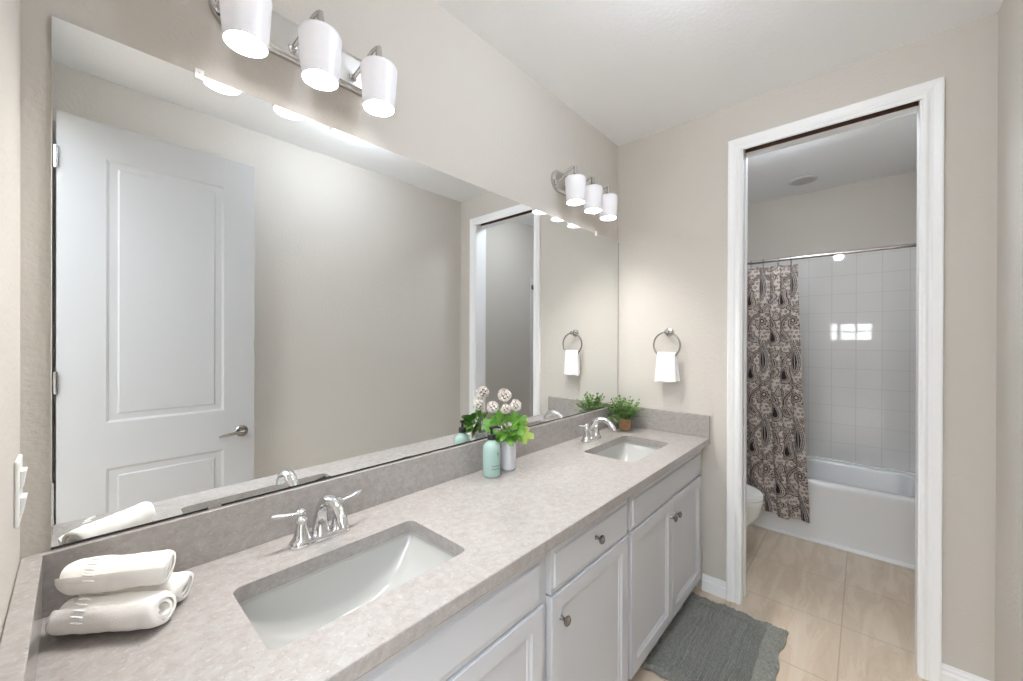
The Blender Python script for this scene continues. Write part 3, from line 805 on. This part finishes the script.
tview = Vector((math.cos(YAW), math.sin(YAW), 0)); rview = Vector((math.sin(YAW), -math.cos(YAW), 0))
vtop = Vector((vc[0], vc[1], ZC+0.13))
def fpos(dr, dz, df=0.0): return Vector((vc[0], vc[1], ZC)) + rview*dr + Vector((0, 0, dz)) + tview*df
FL = [  # blossom right-offset, height, depth, radius, label, leaves (right-offset, height, depth, size, yellowish)
    (-0.018, 0.316, 0.010, 0.030, 'tallest cream flower ball stem in the white vase', [(-0.055, 0.225, 0.0, 0.075, 0), (0.020, 0.235, -0.02, 0.070, 0), (-0.010, 0.20, -0.045, 0.075, 0), (0.005, 0.155, -0.05, 0.070, 0), (-0.035, 0.24, -0.01, 0.070, 0)]),
    (0.030, 0.276, -0.005, 0.026, 'cream flower ball stem leaning furthest right in the white vase', [(0.055, 0.205, 0.0, 0.070, 1), (0.078, 0.160, -0.01, 0.078, 1), (0.030, 0.215, 0.02, 0.06, 0), (0.050, 0.225, -0.015, 0.065, 0), (0.035, 0.185, -0.04, 0.070, 0)]),
    (-0.068, 0.268, -0.005, 0.027, 'cream flower ball stem leaning left in the white vase', [(-0.075, 0.190, -0.02, 0.080, 0), (-0.095, 0.225, 0.0, 0.065, 0), (-0.045, 0.165, -0.035, 0.06, 0), (-0.065, 0.155, -0.03, 0.070, 0), (-0.030, 0.215, -0.04, 0.070, 0)]),
    (-0.012, 0.262, -0.020, 0.023, 'small low cream flower ball stem at the centre of the white vase', [(0.010, 0.175, -0.045, 0.075, 0), (0.045, 0.150, -0.035, 0.055, 0), (-0.03, 0.245, 0.03, 0.06, 0), (0.020, 0.205, -0.05, 0.065, 0), (-0.02, 0.165, -0.06, 0.065, 0)]),
]
for i, (dr, dz, df, r, lab, leaves) in enumerate(FL):
    st0 = Vector((vc[0], vc[1], ZC+0.018)) + rview*(dr*0.12) + tview*(0.004*(i-1.5))
    root = thing('flower_stem', st0, lab, 'flower', 'flowers in the white vase')
    top = fpos(dr, dz, df)
    mid = vtop + rview*(dr*0.25) + tview*(0.004*(i-1.5))
    pts = [st0, mid, mid.lerp(top, 0.5) + Vector((0, 0, 0.006)), top]
    MB().tube(pts, 0.0022, 8).build('stem', M_STEM, root)
    b = MB(); blossom(b, top, r, 100+i); bl_ = b.build('blossom', M_PETAL, root, smooth=False)
    MB().sphere(top, r*0.55, 12, 8).build('blossom_core', plain('blossom_core', (0.16, 0.13, 0.07), 0.8), bl_)
    for k, (lr, lz, ld, sz, yel) in enumerate(leaves):
        tip = fpos(lr, lz, ld)
        lb_ = MB(); j = mid + Vector((0, 0, 0.012+0.01*k))
        base = j.lerp(tip, 0.45); d = (tip-j).normalized()
        d = (d + Vector((0, 0, -0.25))).normalized()
        lb_.tube([j, j.lerp(base, 0.5) + Vector((0, 0, 0.006)), base], 0.0013, 6)
        lobed_leaf(lb_, base, d, sz, Vector((0, 0, 1))*0.6 - tview*0.8, 5, 31*i+k)
        lb_.build('leaf', M_LEAFY if yel else M_LEAF, root)

# ------------------------------------------------------------------ potted plant
pc = (2.296, -0.120)
pp = thing('potted_plant', (*pc, ZC), 'small bushy green plant in a round wooden pot in the corner', 'plant')
MB().lathe([(0.033, 0.0003), (0.0345, 0.003), (0.0355, 0.066), (0.0348, 0.068), (0.032, 0.068), (0.0315, 0.060)], (*pc, ZC), 'z', 32).build('pot', M_WOOD, pp)
MB().lathe([(0.0312, 0.052), (0.0312, 0.063), (0.02, 0.067), (0.002, 0.069)], (*pc, ZC), 'z', 24).build('soil', M_SOIL, pp)
mb = MB(); rr = random.Random(12)
for i in range(105):
    az = rr.random()*2*PI; el = 0.12 + 1.35*rr.random()
    ln = 0.080 + 0.055*rr.random()
    d = Vector((math.cos(az)*math.cos(el), math.sin(az)*math.cos(el), math.sin(el)))
    if d.y > 0: ln = min(ln, 0.092/max(0.05, d.y))
    if d.x > 0: ln = min(ln, 0.105/max(0.05, d.x))
    b0 = Vector((pc[0]+0.012*math.cos(az), pc[1]+0.012*math.sin(az), ZC+0.066))
    nl = 6
    pts = [b0 + d*(ln*t) + Vector((0, 0, -0.022*t*t*(1.3-el*0.6))) + Vector((0, 0, 0.016*t)) for t in np.linspace(0, 1, nl+1)]
    lim = lambda v: Vector((min(v.x, L-0.024), min(v.y, -0.022 if v.z < BZ+0.006 else -0.010), v.z))
    pts = [lim(p) for p in pts]
    mb.tube(pts, 0.0009, 5)
    for k in range(1, nl+1):
        for s in (-1, 1, 0) if k == nl else (-1, 1):
            p = pts[k]; tt = (pts[k]-pts[k-1]).normalized()
            sd = tt.cross(Vector((0, 0, 1))).normalized()
            ld = (tt*0.75 + sd*s*0.9 + Vector((0, 0, 0.35*(rr.random()-0.3)))).normalized()
            l2 = 0.013+0.008*rr.random(); wv = ld.cross(Vector((rr.random()-0.5, rr.random()-0.5, 1))).normalized()*l2*0.30
            up_ = wv.cross(ld).normalized()*0.0007
            q = [p, p+ld*l2*0.45+wv, p+ld*l2, p+ld*l2*0.45-wv]
            q = [lim(v) for v in q]
            if max(v.y for v in q) > -0.0225: q = [Vector((v.x, min(v.y, -0.022), v.z)) for v in q]
            mb.add(q + [v-up_ for v in q], [(0,1,2,3), (7,6,5,4), (1,0,4,5), (2,1,5,6), (3,2,6,7), (0,3,7,4)])
mb.build('foliage', M_SPRIG, pp, smooth=False)

# ------------------------------------------------------------------ light switch on the near wall
sw = thing('light_switch', (XN, -0.085, 1.165), 'white double light switch on the near wall left of the mirror', 'switch')
MB().box(XN+0.0002, XN+0.006, -0.122, -0.048, 1.106, 1.224).build('switch_plate', M_WHITEP, sw, smooth=False, bevel=0.003)
for z0 in (1.170, 1.122):
    loops = []
    y0, y1 = -0.102, -0.068
    MB().add([(XN+0.006, y0, z0), (XN+0.006, y1, z0), (XN+0.006, y1, z0+0.032), (XN+0.006, y0, z0+0.032), (XN+0.009, y0, z0), (XN+0.009, y1, z0), (XN+0.0135, y1, z0+0.032), (XN+0.0135, y0, z0+0.032)],
             [(0,3,2,1), (4,5,6,7), (0,1,5,4), (1,2,6,5), (2,3,7,6), (3,0,4,7)]).build('rocker', M_WHITEP, sw, smooth=False, bevel=0.002)

# ------------------------------------------------------------------ bath mat
def bath_mat():
    x0, x1, y0, y1 = 1.672, 2.338, -0.955, -0.500
    nx, ny = 190, 210; vs = []; fs = []
    rs = np.random.default_rng(5)
    noise = rs.random((nx+1, ny+1)); n2 = rs.random((nx//5+2, ny//5+2))
    for i in range(nx+1):
        for j in range(ny+1):
            u, v = i/nx, j/ny
            ex_ = 0.007*math.sin(13*v+1)+0.004*math.sin(31*v+2); ey_ = 0.007*math.sin(11*u)+0.005*math.sin(27*u+1)
            x = x0 + (x1-x0)*u + ex_*(2*u-1); y = y0 + (y1-y0)*v + ey_*(1-2*v)
            ed = min(u*(x1-x0), (1-u)*(x1-x0), v*(y1-y0), (1-v)*(y1-y0))
            rnd = min(1, ed/0.014)
            c = n2[int(i/5), int(j/5)]
            if ed > 0.072:
                rib = abs(math.sin(PI*(v*(y1-y0))/0.0205))**0.7
                h = 0.006 + 0.0150*rib*(0.85+0.25*abs(math.sin(i*0.8+int(v*(y1-y0)/0.0205)*1.7))) + 0.0012*noise[i, j]
            else:
                h = 0.016 + 0.007*noise[i, j] + 0.006*c
            h = 0.001 + h*(rnd**0.5)
            if ed <= 0: h = 0.001
            vs.append((x + 0.002*(noise[i, j]-0.5), y + 0.002*(noise[j % nx, (i*7) % ny]-0.5), h))
    for i in range(nx):
        for j in range(ny):
            k = i*(ny+1)+j; fs.append((k, k+ny+1, k+ny+2, k+1))
    n0 = len(vs)
    ring = [i*(ny+1) for i in range(nx+1)] + [nx*(ny+1)+j for j in range(1, ny+1)] + [i*(ny+1)+ny for i in range(nx-1, -1, -1)] + [j for j in range(ny-1, 0, -1)]
    fs.append(tuple(ring))
    return MB().add(vs, fs)
t = bath_mat().build('bath_mat', M_RUG, None, angle=180); tag(t, 'grey green ribbed bath mat with shaggy border on the tile floor', 'bath mat')

# ------------------------------------------------------------------ bathtub
def tub():
    y0, y1 = -W+0.009, -0.009; x0, x1 = TUBX, XB-0.0085; zr = 0.432
    root = thing('bathtub', ((x0+x1)/2, (y0+y1)/2, 0), 'white alcove bathtub behind the shower curtain', 'bathtub')
    mb = MB()
    loops = [rrect(x0+0.004, x1, y0, y1, 0.004, 0.0), rrect(x0+0.004, x1, y0, y1, 0.004, 0.375), rrect(x0, x1, y0, y1, 0.006, 0.395), rrect(x0, x1, y0, y1, 0.006, zr-0.014), rrect(x0+0.004, x1, y0, y1, 0.008, zr-0.004),
             rrect(x0+0.014, x1-0.004, y0+0.004, y1-0.004, 0.012, zr),
             rrect(x0+0.075, x1-0.055, y0+0.09, y1-0.11, 0.11, zr), rrect(x0+0.086, x1-0.066, y0+0.10, y1-0.12, 0.105, zr-0.006), rrect(x0+0.092, x1-0.072, y0+0.107, y1-0.127, 0.10, zr-0.020),
             rrect(x0+0.115, x1-0.095, y0+0.135, y1-0.24, 0.10, 0.15), rrect(x0+0.145, x1-0.125, y0+0.165, y1-0.29, 0.08, 0.085), rrect(x0+0.20, x1-0.18, y0+0.22, y1-0.35, 0.05, 0.075)]
    mb.loft(loops, cap0=True, cap1=True)
    mb.build('tub_shell', M_TUB, root, angle=50)
    # raised back deck lip against the tile
    MB().box(x1-0.05, x1, y0, y1, zr-0.002, zr+0.014).build('back_ledge', M_TUB, root, smooth=False, bevel=0.006)
    pr = MB().loft([[(x0+0.0035, y, 0), (x0-0.016, y, 0), (x0-0.014, y, 0.010), (x0-0.007, y, 0.017), (x0+0.0035, y, 0.020)] for y in (y0, y1)])
    pr.build('base_bead', M_CAULK, root, smooth=False)
    MB().lathe([(0.03, 0), (0.03, 0.004), (0.004, 0.006)], ((x0+x1)/2, y1-0.45, 0.0752), 'z', 20).build('drain', M_CHROME, root)
    return root
tub()

# ------------------------------------------------------------------ toilet
def toilet():
    tx = 3.03
    root = thing('toilet', (tx, -0.36, 0), 'white toilet by the tub, just inside the far doorway on the left', 'toilet')
    def oval(yc, ly, lx, z, n=36, egg=0.14):
        p = []
        for i in range(n):
            a = 2*PI*i/n
            yy = -math.cos(a)*ly
            xx = math.sin(a)*lx*(1 + egg*math.cos(a)*-1.0*0.6)
            p.append((tx+xx, yc+yy, z))
        return p
    mb = MB()
    mb.loft([oval(-0.42, 0.21, 0.105, 0.0), oval(-0.42, 0.205, 0.100, 0.03), oval(-0.42, 0.18, 0.085, 0.10), oval(-0.44, 0.20, 0.10, 0.18), oval(-0.475, 0.245, 0.155, 0.28), oval(-0.485, 0.252, 0.182, 0.355), oval(-0.486, 0.254, 0.187, 0.385),
             oval(-0.486, 0.246, 0.180, 0.392), oval(-0.486, 0.19, 0.13, 0.390), oval(-0.48, 0.17, 0.115, 0.33), oval(-0.46, 0.10, 0.07, 0.24)])
    mb.build('bowl', M_PORC, root, angle=60)
    MB().loft([oval(-0.484, 0.254, 0.188, 0.3925), oval(-0.484, 0.256, 0.190, 0.400), oval(-0.484, 0.252, 0.186, 0.408)]).build('seat', M_WHITEP, root, angle=40)
    MB().loft([oval(-0.482, 0.252, 0.186, 0.4095), oval(-0.482, 0.256, 0.190, 0.415), oval(-0.482, 0.250, 0.184, 0.424), oval(-0.482, 0.20, 0.14, 0.430)]).build('lid', M_WHITEP, root, angle=40)
    tk = MB(); tk.loft([rrect(tx-0.19, tx+0.19, -0.20, -0.012, 0.03, 0.385), rrect(tx-0.205, tx+0.205, -0.215, -0.010, 0.03, 0.45), rrect(tx-0.215, tx+0.215, -0.225, -0.008, 0.03, 0.72)])
    tk.build('tank', M_PORC, root, angle=40)
    MB().loft([rrect(tx-0.225, tx+0.225, -0.235, -0.004, 0.03, 0.721), rrect(tx-0.228, tx+0.228, -0.238, -0.003, 0.03, 0.735), rrect(tx-0.222, tx+0.222, -0.232, -0.005, 0.03, 0.752)]).build('tank_lid', M_PORC, root, angle=40)
    MB().tube([(tx-0.15, -0.222, 0.66), (tx-0.15, -0.240, 0.66), (tx-0.10, -0.245, 0.655)], 0.007, 10).build('flush_lever', M_CHROME, root)
    MB().loft([rrect(tx-0.10, tx+0.10, -0.33, -0.03, 0.03, 0.0), rrect(tx-0.11, tx+0.11, -0.33, -0.03, 0.03, 0.386)]).build('pedestal_back', M_PORC, root, angle=40)
    return root
toilet()

# ------------------------------------------------------------------ shower rod and curtain
RODX, RODZ = 3.508, 2.043
rd = thing('shower_rod', (RODX, -W/2, RODZ), 'straight metal shower rod above the tub', 'shower rod')
MB().tube([(RODX, -0.002, RODZ), (RODX, -W+0.002, RODZ)], 0.0125, 18).build('rod_tube', M_RING, rd)
for y0, y1 in ((-0.0085, -0.03), (-W+0.0085, -W+0.03)):
    MB().lathe([(0.030, y0), (0.028, (y0+y1)/2), (0.0145, y1)], (RODX, 0, RODZ), 'y', 20).build('flange', M_PEWTER, rd)

def smooth01(e0, e1, x):
    t = np.clip((x-e0)/(e1-e0), 0, 1); return t*t*(3-2*t)
def paisley_colors(S, Z):
    """S: arc-length coordinate along the cloth (m), Z: height (m) -> RGB arrays (dye printed on the cloth)."""
    cream = np.array((0.55, 0.485, 0.435)); brown = np.array((0.125, 0.10, 0.093)); dark = np.array((0.030, 0.025, 0.027)); blue = np.array((0.085, 0.092, 0.105)); tan = np.array((0.36, 0.30, 0.26))
    col = np.ones(S.shape+(3,))*cream
    rep_s, rep_z = 0.30, 0.56
    s = (S % rep_s); z = (Z % rep_z)
    # background: small rings and dots
    gs, gz = 0.028, 0.031
    row = np.floor(Z/gz); ss = S + (row % 2)*gs/2
    cs, cz = (ss % gs)-gs/2, (Z % gz)-gz/2
    jit = np.sin(row*12.9+np.floor(ss/gs)*78.2)*0.004
    d = np.hypot(cs+jit, cz-jit)
    def put(mask, c): col[mask] = c
    put(d < 0.0095, brown); put(d < 0.0052, cream); put(d < 0.0025, dark)
    # scrolling vines
    v1 = np.abs(s - (0.15+0.115*np.sin(2*PI*z/rep_z))); v2 = np.abs(s - (0.15-0.115*np.sin(2*PI*z/rep_z)))
    vv = np.minimum(v1, v2)
    put(vv < 0.017, brown); put((vv < 0.012) & (vv > 0.004), tan); put(vv < 0.004, dark)
    ser = (vv > 0.017) & (vv < 0.026) & (np.sin(Z*2*PI/0.013) > 0); put(ser, brown)
    def paisley(cx, cz, size, ang, flip, core):
        best = np.full(S.shape, 9.0)
        for wrap_s in (-rep_s, 0, rep_s):
            for wrap_z in (-rep_z, 0, rep_z):
                u = (s-cx-wrap_s)*flip; v = z-cz-wrap_z
                uu = (u*math.cos(ang)+v*math.sin(ang))/size; w_ = (-u*math.sin(ang)+v*math.cos(ang))/size
                for k in range(18):
                    t = k/17
                    px = 0.75*math.sin(t*2.5)*t*0.9; py = 1.75*t - 0.55*t*t*t
                    rr_ = 0.62*(1-t)**0.75+0.05
                    best = np.minimum(best, np.hypot(uu-px, w_-py)-rr_)
        b = best*size
        th = np.arctan2(z-cz, s-cx)
        put(b < 0.0085, cream)
        put((b < 0.0085) & (b > 0.004) & (np.sin(th*46) > 0), brown)
        put(b < 0.003, dark); put(b < -0.0025, cream); put(b < -0.0060, brown)
        put((b < -0.0060) & (b > -0.013) & (np.sin((z+s)*2*PI/0.011) > 0.2), tan)
        put(b < -0.013, cream); put(b < -0.0165, core); put(b < -0.024, tan); put(b < -0.028, dark)
    for cx, cz, sz, ang, fl, core in ((0.045, 0.05, 0.070, 0.25, 1, brown), (0.255, 0.33, 0.070, 0.25, -1, brown), (0.045, 0.36, 0.050, 2.7, -1, blue), (0.255, 0.09, 0.050, 2.7, 1, brown),
                                  (0.115, 0.43, 0.034, 0.9, 1, dark), (0.185, 0.43, 0.034, 0.9, -1, dark), (0.10, 0.005, 0.030, 2.2, -1, brown), (0.20, 0.005, 0.030, 2.2, 1, brown),
                                  (0.045, 0.215, 0.032, 1.2, 1, blue), (0.255, 0.215, 0.032, 1.2, -1, dark), (0.02, 0.49, 0.030, 0.5, 1, brown), (0.28, 0.49, 0.030, 0.5, -1, brown)):
        paisley(cx, cz, sz, ang, fl, core)
    # ogee medallion with dark blue grey heart
    for cz in (0.20,):
        for ws in (-rep_s, 0, rep_s):
            u = np.abs(s-0.15-ws); v = z-cz
            wd = 0.050*np.sqrt(np.clip((0.13-v)/0.26, 0, 1))*np.cos(np.clip(v/0.13, -1, 1)*PI/2)**0.6
            q = u-wd
            ins = np.abs(v) < 0.13
            put(ins & (q < 0.004), cream); put(ins & (q < 0), dark); put(ins & (q < -0.005), cream); put(ins & (q < -0.008), blue); put(ins & (q < -0.0185), cream); put(ins & (q < -0.0215), dark)
            put(ins & (q < -0.010) & (q > -0.017) & (np.sin(v*2*PI/0.014) > 0.3), tan)
            put(ins & (u < 0.003) & (q < -0.024), tan)
    for ws in (-rep_s, 0, rep_s):
        u = s-0.15-ws; v = z-0.47
        rr_ = np.hypot(u, v); th = np.arctan2(v, u)
        pet = 0.040*(0.72+0.28*np.abs(np.cos(th*4)))
        put(rr_ < pet+0.006, cream); put(rr_ < pet, brown); put(rr_ < pet*0.72, tan); put(rr_ < pet*0.5, dark); put(rr_ < pet*0.25, cream)
    return col
def curtain():
    ztop, zbot = RODZ-0.040, 0.150
    ns, nz = 420, 520
    ytl, ytr = -0.32, -0.868; ybr = -0.945
    root = thing('shower_curtain', (RODX, -0.6, zbot), 'grey brown and cream paisley shower curtain gathered to the left', 'shower curtain')
    tt = np.linspace(0, 1, ns+1); vv = np.linspace(0, 1, nz+1)
    T, V = np.meshgrid(tt, vv, indexing='ij')
    npl = 3.6
    amp = 0.020 + 0.006*np.sin(V*3)
    Y = ytl + (ytr + (ybr-ytr)*V**1.6 - ytl)*T
    ph = 2*PI*npl*T + 0.5*np.sin(3*V) + 0.9*np.sin(2*PI*T+1.3)
    X = RODX - 0.012*V + amp*np.sin(ph) - 0.006
    X = np.minimum(X, TUBX-0.012)
    Yw = Y + 0.012*np.sin(2*ph+0.6)
    Z = ztop + (zbot-ztop)*V + 0.010*np.sin(2*PI*T*2.3+0.4)*V**4 - 0.012*(T-0.5)*V
    Z = Z - 0.010*(1-np.abs(np.cos(PI*npl*T)))*(1-V)**8
    dx = np.diff(X[:, 200]); dy = np.diff(Yw[:, 200]); arc = np.concatenate([[0], np.cumsum(np.hypot(dx, dy))])
    S = np.repeat(arc[:, None], nz+1, axis=1)
    colr = paisley_colors(S + 0.02, Z)
    # woven border fade and plain hem at the bottom stays printed
    P = np.stack([X, Yw, Z], -1).reshape(-1, 3)
    idx = np.arange((ns+1)*(nz+1)).reshape(ns+1, nz+1)
    F = np.stack([idx[:-1, :-1], idx[1:, :-1], idx[1:, 1:], idx[:-1, 1:]], -1).reshape(-1, 4)
    org = Vector(root['_org'])
    me = bpy.data.meshes.new('cloth'); me.from_pydata((P - np.array(org)).tolist(), [], F.tolist())
    ca_ = me.color_attributes.new('pattern', 'FLOAT_COLOR', 'POINT')
    buf = np.ones((P.shape[0], 4), np.float32); buf[:, :3] = colr.reshape(-1, 3); ca_.data.foreach_set('color', buf.ravel())
    for p in me.polygons: p.use_smooth = True
    me.materials.append(vcol_mat('paisley_cloth'))
    o = bpy.data.objects.new('cloth', me); COL.objects.link(o); o.parent = root
    md = o.modifiers.new('thick', 'SOLIDIFY'); md.thickness = 0.0012; md.offset = 0
    for k in range(7):
        i = int(round((k+0.4)/7.0*ns)); i = min(i, ns-3)
        y = float(Yw[i, 0])
        pts = [(RODX+0.024*math.sin(a)-0.002, y, RODZ-0.016+0.034*math.cos(a)) for a in np.linspace(0, 2*PI, 41)]
        MB().tube(pts, 0.0016, 8).build('curtain_ring', M_PEWTER, root)
    return root
curtain()

# ------------------------------------------------------------------ flush light over the tub, plus two added fill lamps
def flush_light(x, y, label, lens, k=1.0, dome=0.0):
    root = thing('ceiling_light', (x, y, H), label, 'ceiling light', None)
    MB().lathe([(0.098*k, -0.0005), (0.096*k, -0.006), (0.088*k, -0.010), (0.074*k, -0.009)], (x, y, H), 'z', 40, cap0=True, cap1=True).build('trim_ring', plain('fixture_grey', (0.62, 0.62, 0.62), 0.5), root)
    pr = [(0.074*k, -0.0095), (0.06*k, -0.013), (0.03*k, -0.0155), (0.001, -0.016)]
    if dome: pr = [(0.0738*k*max(0.01, math.cos(a)), -0.0095-dome*math.sin(a)) for a in np.linspace(0, PI/2, 12)]
    MB().lathe(pr, (x, y, H), 'z', 40).build('lens', lens, root)
flush_light(3.93, -0.855, 'round flush ceiling light above the bathtub, switched off', plain('frosted_lens', (0.50, 0.50, 0.50), 0.4))
M_FILL_GLOBE = emit_mat('fill_globe', (0.89, 0.98, 1.10), FILL_GLOBE)
def fill_globe_light(x, y, label, mt):  # added fill lamp, kept out of the camera and mirror views
    gl = thing('ceiling_light', (x, y, H), label, 'ceiling light')
    MB().lathe([(0.065, -0.0005), (0.065, -0.006), (0.055, -0.010), (0.028, -0.012), (0.026, -0.02)], (x, y, H), 'z', 32).build('canopy', M_NICKEL, gl)
    MB().lathe([(max(0.001, 0.058*math.sin(a)), -0.070+0.058*math.cos(a)) for i, a in enumerate(np.linspace(0.36, PI, 22))], (x, y, H), 'z', 36).build('globe', mt, gl)
fill_globe_light(1.15, -0.95, 'added white globe fill lamp above the middle of the bathroom, out of view', M_FILL_GLOBE)
flush_light(2.88, -0.85, 'added domed fill lamp on the ceiling by the toilet, out of view', emit_mat('fill_lens', (0.91, 0.985, 1.08), FILL_DOME), 2.0, 0.095)  # added to brighten the tub room, hidden behind the door head

for o in bpy.data.objects:
    if '_org' in o: del o['_org']
